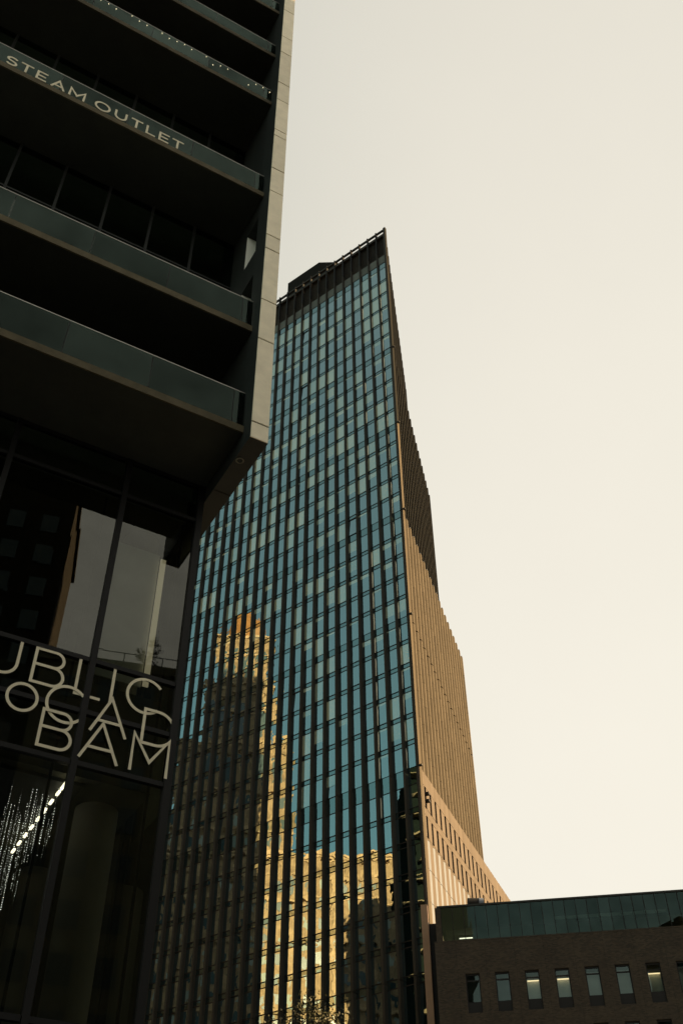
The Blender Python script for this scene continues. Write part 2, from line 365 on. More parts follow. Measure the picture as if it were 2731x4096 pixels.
for zz in (1.9, 3.9, 5.9):
    q = MB(); q.box(0.0, 0.552, zz, zz + 0.03, 22.355, 22.368); q.build('soffit_seam', M['mullion'], A)
# ---- lobby glazing
VL = 2.64
MU = [-0.10, -2.37, -5.62, -8.87, -12.1, -15.3]
TZ = [22.97, 21.60, 15.98, 14.55, 13.22, 7.78, 4.0, 0.15]
for i in range(len(MU)):
    wd = 0.075 if i else 0.09
    q = MB(); q.box(MU[i] - wd, MU[i] + wd, VL - 0.10, VL + 0.10, 0.14, 22.99); q.build('lobby_mullion', M['mullion'], A)
for j, z in enumerate(TZ):
    for i in range(len(MU) - 1):
        q = MB(); q.box(MU[i + 1] + 0.077, MU[i] - 0.092, VL - 0.075, VL + 0.075, z - 0.06, z + 0.06); q.build('lobby_transom', M['mullion'], A)
for j in range(len(TZ) - 1):
    for i in range(len(MU) - 1):
        q = MB(); a, c = MU[i + 1] + 0.05, MU[i] - 0.05; tl = rnd.uniform(-0.003, 0.003)
        q.quad((a, VL - 0.02, TZ[j + 1]), (c, VL - 0.02 + tl, TZ[j + 1]), (c, VL - 0.02 - tl, TZ[j]), (a, VL - 0.02, TZ[j])); q.build('lobby_pane', M['lobby_glass'], A)
q = MB(); q.box(-0.2, 0.0, 5.26, 10.6, 0.14, 22.3); q.build('side_wall', M['interior'], A)
VS = [VL + 0.1, 5.2]
for i in range(1):
    for j in range(len(TZ) - 1):
        q = MB(); q.quad((-0.06, VS[i], TZ[j + 1]), (-0.06, VS[i + 1], TZ[j + 1]), (-0.06, VS[i + 1], TZ[j]), (-0.06, VS[i], TZ[j])); q.build('lobby_pane', M['lobby_glass'], A)
    q = MB(); q.box(-0.14, 0.0, VS[i + 1] - 0.05, VS[i + 1] + 0.05, 0.14, 22.3); q.build('lobby_mullion', M['mullion'], A)
# inside the lobby
q = MB(); q.box(-16, 0.0, 10.602, 10.8, 0.14, 22.9); q.build('lobby_back_wall', M['interior'], A)
q = MB(); q.box(-16.2, -16, 2.8, 10.6, 0.14, 22.9); q.build('lobby_side_wall', M['interior'], A)
q = MB(); q.box(-15.9, -0.35, 2.95, 10.5, 13.1, 15.6); q.build('mezzanine_slab', M['interior'], A)
q = MB(); q.box(-15.9, -0.35, 2.95, 10.5, 21.7, 22.6); q.build('lobby_ceiling', M['interior'], A)
for (cx, cy) in ((-1.15, 4.4), (-6.8, 4.4), (-1.3, 8.6)):
    q = MB(); q.lathe([(0.52, 0.14), (0.52, 21.69)], 28, cx, cy); o = q.build('lobby_column', M['inwall'], A)
    for f in o.data.polygons: f.use_smooth = True
q = MB(); q.box(-2.15, -0.86, 3.30, 3.34, 16.1, 20.5); q.build('interior_panel', M['panel_pale'], A)
q = MB(); q.box(-0.85, -0.70, 3.18, 3.24, 16.1, 20.3); q.build('glow_strip', emis('strip_glow', (1.0, 0.82, 0.52), 0.06), A)  # no lamp: added glow stands in for a light-struck interior edge
for (x, y) in ((-0.42, 2.95), (-2.75, 2.95)):
    q = MB(); q.box(x - 0.03, x + 0.03, y, y + 0.06, 0.14, 21.6); q.build('inner_post', M['mullion'], A)
for i in range(9):
    q = MB(); v_ = 2.95 + i * 0.50; q.box(-2.38, -2.32, v_, v_ + (0.22 if i else 0.40), 12.88, 12.93); q.build('ceiling_light', M['lamp_w'], A)

# ---- lettering
def stroke(mb, pts, wd, y, th, closed=False):
    pts = [Vector((a, b)) for a, b in pts]; n = len(pts); L = []; Rr = []
    for i in range(n):
        if closed: a, b = pts[i - 1], pts[(i + 1) % n]
        else: a, b = pts[max(i - 1, 0)], pts[min(i + 1, n - 1)]
        d1 = (pts[i] - a); d2 = (b - pts[i])
        if d1.length < 1e-9: d1 = d2
        if d2.length < 1e-9: d2 = d1
        d1.normalize(); d2.normalize(); n1 = Vector((-d1.y, d1.x)); n2 = Vector((-d2.y, d2.x)); nn = (n1 + n2)
        if nn.length < 1e-6: nn = n1
        nn.normalize(); k = min(1 / max(nn.dot(n1), 0.35), 2.2)
        L.append(pts[i] + nn * wd / 2 * k); Rr.append(pts[i] - nn * wd / 2 * k)
    m = n if closed else n - 1
    for i in range(m):
        j = (i + 1) % n
        f = [(Rr[i].x, y, Rr[i].y), (Rr[j].x, y, Rr[j].y), (L[j].x, y, L[j].y), (L[i].x, y, L[i].y)]
        bk = [(a, y + th, c) for a, _, c in f]
        mb.add(f + bk, BOXF)
def arc(cx, cz, r, a0, a1, n=20, rz=None):
    rz = r if rz is None else rz
    return [(cx + r * math.cos(R(a0 + (a1 - a0) * i / n)), cz + rz * math.sin(R(a0 + (a1 - a0) * i / n))) for i in range(n + 1)]
def letter(sign, strokes, wd, y, th=0.012, closed=None):
    global _ls
    mb = MB(); _ls += 1; y = y + 0.0006 * (_ls % 9)
    for i, s in enumerate(strokes): stroke(mb, s, wd, y - 0.0002 * i, th, closed=bool(closed))
    return mb.build('letter', M['letter'], sign)
_ls = 0
def Bshape(u0, z0):
    return [[(u0, z0), (u0, z0 + 0.92), (u0 + 0.47, z0 + 0.92)] + arc(u0 + 0.47, z0 + 0.705, 0.215, 90, -90, 14)[1:] + [(u0, z0 + 0.49)],
            [(u0, z0 + 0.49), (u0 + 0.49, z0 + 0.49)] + arc(u0 + 0.49, z0 + 0.245, 0.245, 90, -90, 14)[1:] + [(u0 - 0.037, z0)]]
YL = VL - 0.07; TW = 0.072
sg = thing('wall_lettering', 'top row of large cream outline capitals on the lobby glass', 'sign', A0, ANG_A, group='cream letter rows on the lobby glass')
letter(sg, [[(-4.115, 15.92), (-4.115, 15.30)] + arc(-4.44, 15.30, 0.325, 0, -180, 18) + [(-4.765, 15.92)]], TW, YL)
letter(sg, Bshape(-3.735, 14.966), TW, YL)
letter(sg, [[(-2.665, 15.92), (-2.665, 14.962), (-2.04, 14.962)]], TW, YL)
letter(sg, [[(-1.785, 15.92), (-1.785, 14.925)]], TW, YL)
letter(sg, [arc(-0.925, 15.41, 0.47, 40, 318, 34)], TW, YL)
sg = thing('wall_lettering', 'middle row of cream letters, two of them round, overlapping the rows above and below', 'sign', A0, ANG_A, group='cream letter rows on the lobby glass')
letter(sg, [arc(-3.83, 14.475, 0.345, 0, 351, 39)], TW, YL - 0.02, closed=True)
letter(sg, [arc(-2.79, 14.59, 0.475, 42, 318, 34)], TW, YL - 0.02)
letter(sg, [[(-2.155, 14.10), (-1.735, 15.07), (-1.28, 14.10)], [(-2.02, 14.42), (-1.43, 14.42)]], TW, YL - 0.02)
letter(sg, [[(-0.885, 14.14), (-0.885, 15.055), (-0.54, 15.055)] + arc(-0.54, 14.598, 0.457, 90, -90, 20)[1:] + [(-0.92, 14.141)]], TW, YL - 0.02)
sg = thing('wall_lettering', 'bottom row of three cream capitals above the hanging lights', 'sign', A0, ANG_A, group='cream letter rows on the lobby glass')
letter(sg, Bshape(-3.285, 13.396), TW, YL - 0.04)
letter(sg, [[(-2.305, 13.36), (-1.86, 14.335), (-1.39, 13.36)], [(-2.16, 13.68), (-1.56, 13.68)]], TW, YL - 0.04)
letter(sg, [[(-1.075, 13.355), (-1.075, 14.335), (-0.625, 13.66), (-0.18, 14.335), (-0.18, 13.355)]], TW, YL - 0.04)
sg = thing('wall_lettering', 'small wide cream capitals spelled along a balcony glass panel', 'sign', A0, ANG_A)
YS, SW, zb_, zt_ = 0.034, 0.078, 36.16, 36.72
def sl_letter(ch, a, c):
    b, t, mz = zb_ + SW / 2, zt_ - SW / 2, (zb_ + zt_) / 2; a2, c2 = a + SW / 2, c - SW / 2; m = (a + c) / 2
    d = {'T': [[(a, t), (c, t)], [(m, t), (m, zb_)]], 'E': [[(c, t), (a2, t), (a2, b), (c, b)], [(a2, mz), (c - 0.04, mz)]],
         'L': [[(a2, zt_), (a2, b), (c, b)]], 'A': [[(a2, zb_), (m, t), (c2, zb_)], [(a + 0.14, zb_ + 0.17), (c - 0.14, zb_ + 0.17)]],
         'M': [[(a2, zb_), (a2, t), (m, zb_ + 0.14), (c2, t), (c2, zb_)]],
         'U': [[(a2, zt_), (a2, mz)] + arc(m, mz - 0.02, (c - a) / 2 - SW / 2, 180, 360, 16, rz=0.22) + [(c2, zt_)]],
         'S': [arc(m, t - 0.115, (c - a) / 2 - SW / 2, 25, 250, 14, rz=0.115)[:-1] + arc(m, b + 0.125, (c - a) / 2 - SW / 2, 70, -155, 14, rz=0.125)]}
    if ch == 'O': letter(sg, [arc(m, mz, (c - a) / 2 - SW / 2, 0, 350, 35, rz=(zt_ - zb_) / 2 - SW / 2 + 0.01)], SW, YS, closed=True)
    else: letter(sg, d[ch], SW, YS)
for ch, a, c in (('S', -9.72, -9.33), ('T', -9.24, -8.81), ('E', -8.68, -8.31), ('A', -8.16, -7.64), ('M', -7.52, -6.94), ('O', -6.60, -6.02),
                 ('U', -5.87, -5.41), ('T', -5.26, -4.83), ('L', -4.69, -4.33), ('E', -4.20, -3.81), ('T', -3.70, -3.26)): sl_letter(ch, a, c)

# ---- chandelier of crystal strings in the lobby
ch = thing('chandelier', 'hanging crystal light strings glittering behind the lobby glass', 'chandelier', A0, ANG_A)
def ico(mb, c, r):
    x, y, z = c; mb.add([(x, y, z + r * 1.25), (x + r, y, z), (x, y + r, z), (x - r, y, z), (x, y - r, z), (x, y, z - r * 1.25)],
                        [(0, 1, 2), (0, 2, 3), (0, 3, 4), (0, 4, 1), (5, 2, 1), (5, 3, 2), (5, 4, 3), (5, 1, 4)])
q = MB(); q.box(-5.4, -1.9, 3.2, 5.6, 13.00, 13.09); q.build('canopy', M['dark_metal'], ch)
for i in range(66):
    uu_ = -4.9 + 2.85 * rnd.random(); vv = 3.3 + 2.2 * rnd.random()
    zlo = 9.2 + (uu_ + 4.4) * 1.25 + rnd.uniform(-0.25, 0.25) - (vv - 4.4) * 0.5; ztop = 12.99
    wq = MB(); wq.box(uu_ - 0.0025, uu_ + 0.0025, vv - 0.0025, vv + 0.0025, zlo - 0.25, ztop)
    s_o = wq.build('light_string', M['wire'], ch)
    b = MB(); z = ztop - 0.05; dens = rnd.choice((0.055, 0.06, 0.07)); big = rnd.uniform(0.005, 0.0105)
    while z > zlo:
        if rnd.random() < 0.86: ico(b, (uu_, vv, z), big * rnd.uniform(0.6, 1.15))
        z -= dens
        if rnd.random() < 0.012: z -= rnd.uniform(0.15, 0.5)
    b.build('crystal_beads', M['bead'], s_o)
# ---- fairy lights on a high balcony
fl = thing('string_lights', 'tiny warm fairy lights strung along a high balcony rail', 'string lights', A0, ANG_A)
us = np.linspace(-8.6, -0.12, 27); pts = []
for i, a in enumerate(us):
    sag = 0.16 * abs(math.sin(i * 0.9)) + rnd.uniform(0, 0.10) + (0.35 if i in (18, 22, 23) else 0)
    pts.append((float(a), 0.10, 44.33 - sag))
wq = MB()
for i in range(len(pts) - 1): wq.tube(pts[i], pts[i + 1], 0.004, n=4, caps=False)
wq.build('wire', M['wire'], fl)
for ptt in pts:
    if rnd.random() < 0.65: b = MB(); ico(b, (ptt[0], ptt[1] - 0.075, ptt[2] - 0.02), 0.019); b.build('bulb', M['bulb'], fl)

# ================================================================== B : glass tower
B0 = (7.8178, 95.6811, 0); AZB = R(-52.51); ANG_B = math.atan2(-math.cos(AZB), -math.sin(AZB))
Bt = thing('glass_tower', 'tall blue glass tower with dark vertical fins and brown ribbed side', 'tower', B0, ANG_B)
xb = Vector((-math.sin(AZB), -math.cos(AZB))); yb = Vector((math.cos(AZB), -math.sin(AZB)))
def loc_dir(azd):
    d = Vector((math.sin(R(azd)), math.cos(R(azd)))); return Vector((d.dot(xb), d.dot(yb)))
SEG = [(123.65, 156.45, 0.34), (106.93, 123.65, 0.36), (90.55, 106.93, 0.39), (73.83, 90.55, 0.42), (54.30, 73.83, 0.45), (33.75, 54.30, 0.50), (14.0, 33.75, 0.50), (0.14, 14.0, 0.50)]
def dep(z):
    for a, b, d in SEG:
        if z >= a: return d
    return 0.50
MOD, NF = 1.795, 24
FU = [2.09 + MOD * k for k in range(NF)]
CUT = [(150.0, 156.45, 0.34, 0.22, 'slot')] + [(a, min(b, 150.0), d, wf, 'fin') for (a, b, d), wf in zip(SEG, (0.17, 0.18, 0.20, 0.22, 0.24, 0.27, 0.27, 0.27))]  # crown fins near black, painting out sunlight on the open tips
for a, b, d, wf, mk in CUT:
    tz = b - 0.06 if b < 149 else b - (0.002 if b < 156 else 0)
    q = MB(); q.box(-wf / 2, wf / 2, 0.0, d + 0.05, a, tz); me = q.mesh('vertical_fin', M[mk])
    for u_ in FU: link('vertical_fin', me, Bt, loc=(-u_ + wf / 2, 0, 0))
    q = MB(); q.box(-0.44, -0.012, 0.0, 0.44, a, tz); q.mi = [0, 0, 0, 1, 0, 0]; q.build('corner_pier', [M['fin'], M['terra_shade'] if b > 120 else M['terra_b']], Bt)  # upper pier sides take the shade-darkened cladding
# floor lines
LN = [(146.26, 1.5), (141.60, .57), (138.15, .57), (134.50, .57), (130.90, .57), (127.40, .57), (123.80, 1.25), (119.8, .57), (116.6, .57), (113.3, .57), (110.1, .57),
      (106.9, 1.25), (103.5, .57), (100.3, .57), (97.0, .57), (93.8, .57), (90.5, 1.25), (86.6, .57), (83.4, .57), (80.1, .57), (76.9, .57), (73.7, 1.0),
      (70.4, .57), (67.2, .57), (64.0, .57), (60.7, .57), (57.5, .57), (54.3, 1.95), (49.8, .57), (46.5, .57), (43.3, .57), (40.1, .57), (36.9, .57), (33.8, .8),
      (29.4, .57), (26.0, .57), (22.6, .57), (19.2, .57), (15.0, .8), (9.0, .6), (4.4, .5)]
def zg(z, d): return 1.6 + (z - 1.6) * (1 + d / 80.7)
COLS = [(-0.44, -FU[0])] + [(-FU[k], -FU[k + 1]) for k in range(NF - 1)]
panes, spans, blinds, trans = [], [], [], {}
for fi in range(len(LN)):
    zU, gp = LN[fi]; d = dep(zU - 0.1); y = d
    top, bot = zg(zU, d), zg(zU - gp, d)
    nxt = LN[fi + 1][0] if fi + 1 < len(LN) else 0.2
    pb = zg(nxt, d)
    for ci, (xr, xl) in enumerate(COLS):
        jz = rnd.uniform(-0.03, 0.03)
        spans.append((xl, xr, y + 0.02, bot, top))
        trans.setdefault(ci, MB())
        for zz in (top, bot): trans[ci].box(xl + 0.02, xr - 0.02, y - 0.025, y + 0.06, zz - 0.05, zz + 0.05)
        h = bot - pb; r_ = rnd.random(); frac = 0
        if h < 3.6:
            if r_ < 0.26: frac = 1.0
            elif r_ < 0.50: frac = rnd.choice((0.2, 0.3, 0.35, 0.5, 0.65, 0.75))
            elif r_ < 0.60: frac = 0.12
        if zU < 56: frac = 0
        elif ci > 8 and (zU < 80 or (zU < 100 and rnd.random() < 0.6)): frac = 0
        zs_ = bot - h * frac
        if frac < 1: panes.append((xl, xr, y, pb, zs_, ci, fi))
        if frac: blinds.append((xl, xr, y, zs_, bot, ci, zU))
        if ci == 0 and 56 < zU < 142 or (ci in (1, 2, 3) and 90 < zU < 142 and rnd.random() < 0.16) or (ci == 2 and 54 < zU < 90):
            cw = 0.30 if ci == 0 else 0.20
            q = MB(); off = 0.05 if ci != 2 else 0.18
            q.add([(xl + off, y - 0.012, pb + 0.08), (xl + off + cw * 0.8, y - 0.012, pb + 0.08), (xl + off + cw, y - 0.012, pb + 0.7 * h), (xl + off + cw * 0.7, y - 0.012, pb + 0.92 * h), (xl + off, y - 0.012, pb + 0.93 * h),
                   (xl + off, y - 0.004, pb + 0.08), (xl + off + cw * 0.8, y - 0.004, pb + 0.08), (xl + off + cw, y - 0.004, pb + 0.7 * h), (xl + off + cw * 0.7, y - 0.004, pb + 0.92 * h), (xl + off, y - 0.004, pb + 0.93 * h)],
                  [(0, 1, 2, 3, 4), (9, 8, 7, 6, 5), (0, 5, 6, 1), (1, 6, 7, 2), (2, 7, 8, 3), (3, 8, 9, 4), (4, 9, 5, 0)])
            q.build('curtain', M['curtain'], Bt)
def pane_quad(mb, xl, xr, y, z0, z1, tx, tz):
    w_, h_ = (xr - xl) / 2, (z1 - z0) / 2
    mb.quad((xl, y - tx * w_ - tz * h_, z0), (xr, y + tx * w_ - tz * h_, z0), (xr, y + tx * w_ + tz * h_, z1), (xl, y - tx * w_ + tz * h_, z1))
def emit_set(items, name, m, rest, near):
    items = sorted(items, key=near); rest_mb = MB()
    for i, it in enumerate(items):
        tx, tz = rnd.gauss(0, 0.003), rnd.gauss(0, 0.0025)
        pass
        if rnd.random() < 0.012 and name == 'window_pane': tz += 0.05
        if i < 300: q = MB(); pane_quad(q, *it[:5], tx, tz); q.build(name, m, Bt)
        else: pane_quad(rest_mb, *it[:5], tx, tz)
    o = rest_mb.build(rest, m, Bt); o['kind'] = 'stuff'
near = lambda it: (0 if it[4] > 32 and it[1] > -38 else 1, it[4])
emit_set(panes, 'window_pane', M['tower_glass'], 'upper_window_panes', near)
emit_set(spans, 'spandrel_pane', M['spandrel'], 'upper_spandrel_panes', near)
emit_set(blinds, 'blind_pane', M['blind'], 'upper_blind_panes', near)
for ci, mb in trans.items(): o = mb.build('transom_bars', M['mullion'], Bt); o['kind'] = 'stuff'
# crown
for ci, (xr, xl) in enumerate(COLS):
    d = 0.34
    q = MB(); q.box(xl + 0.04, xr - 0.04, d, d + 0.06, zg(146.30, d) + 0.07, zg(148.35, d)); q.build('grey_panel', M['grey_row'], Bt)
    q = MB(); z = zg(148.45, d)
    while z < zg(154.6, d): q.box(xl + 0.04, xr - 0.04, d + 0.25, d + 0.42, z, z + 0.20); z += 0.27
    q.build('louver_screen', M['louver'], Bt)
    q = MB(); q.box(xl + 0.222, xr - 0.002, 0.10, 0.40, 155.95, 156.30); q.build('crown_beam', M['fin'], Bt)
    q = MB(); q.box(xl + 0.222, xr - 0.002, 0.12, 0.42, 154.45, 155.05); q.build('crown_beam', M['fin'], Bt)
# body masses, one per rotated volume, and the ribbed side
VOL = [(123.65, 150.0, 8.0, 37.9), (90.55, 123.60, 12.85, 34.4), (54.23, 90.50, 17.2, 36.1), (0.14, 54.18, 20.9, 46.0)]
XL = -FU[-1] - 0.05
for vi, (z0, z1, a, L) in enumerate(VOL):
    d = loc_dir(a); nrm = Vector((d.y, -d.x))      # outward
    if nrm.x < 0: nrm = -nrm
    ins = 0.36
    P0 = d * 1.75 - nrm * ins; P1 = d * L - nrm * ins
    q = MB(); q.prism([(XL, 1.75), (P0.x, P0.y), (P1.x, P1.y), (XL, P1.y)], z0, z1); q.build('core_volume', M['room'], Bt)
    top = z1 if vi else 156.4
    def along(t, o): v = d * t + nrm * o; return (v.x, v.y)
    if vi == 0 or vi == 1:
        n = int(L / 1.81)
        # backing wall then deep thin ribs
        q = MB(); q.prism([along(0.5, -0.34), along(0.5, -0.30), along(L, -0.30), along(L, -0.34)][::-1], z0, top - 0.4); q.build('side_wall', M['terra_shade'], Bt)
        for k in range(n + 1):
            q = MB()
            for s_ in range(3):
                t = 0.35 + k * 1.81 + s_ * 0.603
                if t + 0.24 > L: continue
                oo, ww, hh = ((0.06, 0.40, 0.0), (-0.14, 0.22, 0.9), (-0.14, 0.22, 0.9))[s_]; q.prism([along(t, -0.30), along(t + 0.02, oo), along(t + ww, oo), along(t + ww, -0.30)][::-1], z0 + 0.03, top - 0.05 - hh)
            q.build('side_rib', M['terra_shade'], Bt)
    elif vi == 2:
        q = MB(); q.prism([along(0.5, -0.34), along(0.5, -0.26), along(L, -0.26), along(L, -0.34)][::-1], z0, top - 0.5); q.build('side_wall', M['terra_b'], Bt)
        n = int(L / 1.80)
        for k in range(n):
            t = 1.55 + k * 1.80 - 1.5
            for (ra, rb) in ((z0 + 0.02, 57.9), (57.93, 61.2), (61.23, 64.5), (64.53, 67.8), (67.83, 71.1), (71.13, 73.80), (73.95, 77.2), (77.23, 80.5), (80.53, 83.8), (83.83, 87.1), (87.13, top - 0.03)):
                q = MB(); tp = rb
                q.prism([along(t, -0.258), along(t + 0.20, 0.0), along(t + 0.60, 0.0), along(t + 0.64, -0.258)][::-1], ra, tp); q.build('terracotta_rib', M['terra_b'], Bt)
            q = MB(); q.prism([along(t + 0.2, -0.20), along(t + 0.2, -0.04), along(t + 0.62, -0.04), along(t + 0.62, -0.20)][::-1], top - 0.02, top + 0.10); q.build('rib_cap', M['cap'], Bt)
    else:
        rows = [(52.50, 54.16, 0), (50.12, 52.47, 1), (49.26, 50.09, 0), (46.90, 49.23, 1), (46.68, 46.87, 0), (43.6, 46.65, 2), (40.3, 43.57, 2), (37.0, 40.27, 2), (33.7, 36.97, 2), (30.4, 33.67, 2), (20.0, 30.37, 2), (10.0, 19.97, 2), (0.15, 9.97, 2)]
        q = MB(); q.prism([along(0.5, -0.34), along(0.5, -0.22), along(L, -0.22), along(L, -0.34)][::-1], z0, z1 - 0.1); q.build('side_wall', M['slot'], Bt)
        n = int(L / 1.78)
        for (ra, rb, typ) in rows:
            for k in range(n):
                t = 1.78 * k; sh = rnd.uniform(-0.006, 0.006)
                q = MB(); q.prism([along(t + 0.012, -0.215), along(t + 0.012, 0.0 + sh), along(t + 1.16, 0.0 + sh), along(t + 1.16, -0.215)][::-1], ra + 0.012, rb - 0.012); q.build('terracotta_panel', M['terra'], Bt)
                if typ != 1:
                    q = MB(); q.prism([along(t + 1.18, -0.215), along(t + 1.18, -0.05), along(t + 1.77, 0.03), along(t + 1.77, -0.215)][::-1], ra + 0.012, rb - 0.012)
                    q.build('pale_panel' if typ == 2 else 'terracotta_panel', M['strip'] if typ == 2 else M['terra'], Bt)
# roof bulkhead, roof slabs
q = MB(); q.prism([(-24.4, 3.0), (-16.9, 3.0), (-14.2, 5.0), (-14.2, 11), (-24.4, 11)], 149.9, 165.0); q.build('roof_bulkhead', M['terra_shade'], Bt)
# window-cleaning brackets at the joints
for z in (123.6, 106.9, 90.5, 73.8, 54.25):
    q = MB(); q.box(-0.42, 0.30, -0.05, 0.22, z - 0.10, z + 0.06); q.build('joint_bracket', M['slot'], Bt)
# two broken-down panels by the first slots
for z in (50.9, 51.7):
    dd = loc_dir(20.9); p1 = dd * 1.5; q = MB(); nn = Vector((dd.y, -dd.x)); nn = nn if nn.x > 0 else -nn
    q.prism([(p1.x, p1.y), (p1.x + nn.x * 0.35, p1.y + nn.y * 0.35), (p1.x + nn.x * 0.35 + dd.x * 0.5, p1.y + nn.y * 0.35 + dd.y * 0.5), (p1.x + dd.x * 0.5, p1.y + dd.y * 0.5)], z, z + 0.22); q.build('wall_lamp', M['slot'], Bt)

# ================================================================== C : low brick building with glazed top
C0 = (7.3376, 85.6864, 0); ANG_C = math.atan2(-0.15216, 0.98836)
Cb = thing('brick_building', 'low dark brick building with glass penthouse and narrow windows on the right', 'building', C0, ANG_C)
CX0, CX1 = -0.04, 34.0
WX = [2.25 + 2.345 * k for k in range(13)]
holes = []; rows_c = [30.0, 25.84, 21.68, 17.52, 13.36, 9.2, 5.0]
for zt in rows_c:
    for ri, x in enumerate(WX): holes.append((x + 0.0, x + 1.13, zt - 2.96, zt))
wall_holes(CX0, CX1, 0.14, 32.56, 0.0, 0.22, holes).build('brick_wall', M['brick'], Cb)
q = MB(); q.box(CX0 + 0.0, CX1, 0.6, 22, 0.14, 32.4); q.build('core_wall', M['interior'], Cb)
q = MB(); q.quad((CX0, 0, 0.14), (CX0, 0, 32.56), (CX0, 22, 32.56), (CX0, 22, 0.14)); q.build('end_wall', M['brick'], Cb)
q = MB(); q.box(CX0 - 0.02, CX1, -0.015, 0.62, 32.562, 32.66); q.build('brick_coping', M['brick'], Cb)
for x in [x_ - 0.6 for x_ in WX]:
    q = MB(); q.box(x - 0.006, x + 0.006, -0.004, -0.001, 0.2, 32.5); q.build('control_joint', M['slot'], Cb)
lit = {2: 'lamp', 3: 'lamp', 6: 'lamp'}
for rz, zt in enumerate(rows_c):
    for k, x in enumerate(WX):
        if rz > 2: continue
        wq = MB()
        for (a, b, c, d_) in ((x + 0.0, x + 0.085, zt - 2.96, zt), (x + 1.045, x + 1.13, zt - 2.96, zt), (x + 0.085, x + 1.045, zt - 0.14, zt), (x + 0.085, x + 1.045, zt - 0.60, zt - 0.50)):
            wq.box(a, b, 0.13, 0.215, c, d_)
        wo = wq.build('window', M['mullion'], Cb)
        q = MB(); q.box(x + 0.085, x + 1.045, 0.15, 0.21, zt - 2.96, zt - 2.14); q.build('lower_panel', M['mullion'], wo)
        q = MB(); q.quad((x + 0.085, 0.18, zt - 0.50), (x + 1.045, 0.18, zt - 0.50), (x + 1.045, 0.182, zt - 0.14), (x + 0.085, 0.182, zt - 0.14)); q.build('pane', M['win_glass'], wo)
        t_ = rnd.uniform(-0.006, 0.006)
        q = MB(); q.quad((x + 0.085, 0.18, zt - 2.14), (x + 1.045, 0.18 + t_, zt - 2.14), (x + 1.045, 0.18 - t_, zt - 0.60), (x + 0.085, 0.18, zt - 0.60)); q.build('pane', M['win_glass'], wo)
        if rz == 0 and k not in (0, 1):
            q = MB(); q.box(x + 0.06, x + 1.07, 0.50, 0.52, zt - 2.2, zt - (0.62 if k in lit else 0.3)); q.build('roller_shade', M['panel_pale'], wo)
        if rz == 0 and k in lit:
            q = MB(); q.box(x + 0.13, x + 1.03, 0.30, 0.36, zt - 0.78, zt - 0.71); q.build('tube_lamp', M['lamp'], wo)
# penthouse glazing
PX = [0.63 + 0.945 * k for k in range(4)] + [4.41 + 0.914 * k for k in range(33)]
for i in range(len(PX) - 1):
    q = MB(); t_ = rnd.uniform(-0.002, 0.002)
    q.quad((PX[i] + 0.02, 0.20, 32.66), (PX[i + 1] - 0.02, 0.20 + t_, 32.66), (PX[i + 1] - 0.02, 0.20 - t_, 35.46), (PX[i] + 0.02, 0.20, 35.46)); q.build('penthouse_pane', M['c_glass'], Cb)
    q = MB(); q.box(PX[i] - 0.025, PX[i] + 0.025, 0.15, 0.26, 32.66, 35.46); q.build('mullion', M['mullion'], Cb)
    if i in (12, 16) or (9 < i < 20): 
        q = MB(); q.box(PX[i] + 0.03, PX[i + 1] - 0.03, 1.3, 1.34, 34.3, 34.55); q.build('light_shelf', M['panel_pale'], Cb)
q = MB(); q.box(4.33, 4.39, 0.24, 0.34, 32.66, 35.1); q.build('corner_post', M['rail'], Cb)
q = MB(); q.box(0.15, 0.60, 0.12, 0.4, 32.66, 35.46); q.build('end_pier', M['brick'], Cb)
q = MB(); q.box(0.30, CX1, 0.10, 18, 35.46, 35.60); q.build('roof_slab', M['dark_metal'], Cb)
q = MB(); q.box(0.7, CX1, 5.0, 5.2, 32.6, 35.4); q.build('inner_wall', M['inwall'], Cb)
q = MB(); q.box(1.95, 3.05, 1.6, 1.7, 33.35, 33.41); q.build('ceiling_light', M['lamp_w'], Cb)
q = MB(); q.box(1.7, 3.2, 1.9, 2.0, 33.8, 34.1); q.build('desk_screen', M['inwall'], Cb)
# rooftop duct and corner pipe
rv = thing('roof_vent', 'short black roof duct with a pale open end above the penthouse glass', 'roof vent', C0, ANG_C)
q = MB(); q.tube((2.95, 0.55, 35.95), (3.85, 0.75, 35.95), 0.33, n=24); o = q.build('duct', M['duct'], rv)
q = MB(); q.tube((3.851, 0.75, 35.95), (4.22, 0.82, 35.93), 0.345, 0.36, n=24); q.build('pale_collar', M['duct_end'], rv)
q = MB(); q.box(3.3, 3.5, 0.5, 0.8, 35.60, 35.72); q.build('duct_foot', M['duct'], rv)
pp = thing('metal_column', 'narrow copper-coloured metal column between the tower corner and the brick building', 'column', (6.95, 88.6, 0), ANG_C)
q = MB(); q.box(-0.40, 0.18, 0.0, 0.5, 0.14, 36.9); q.build('shaft', mat('copper_panel', (0.20, 0.13, 0.085), 0.35, metal=0.6, var=0.25, scale=0.4), pp)
q = MB(); q.box(0.2, 0.9, 0.25, 0.6, 0.14, 35.3); q.build('recess_panel', M['slot'], pp)

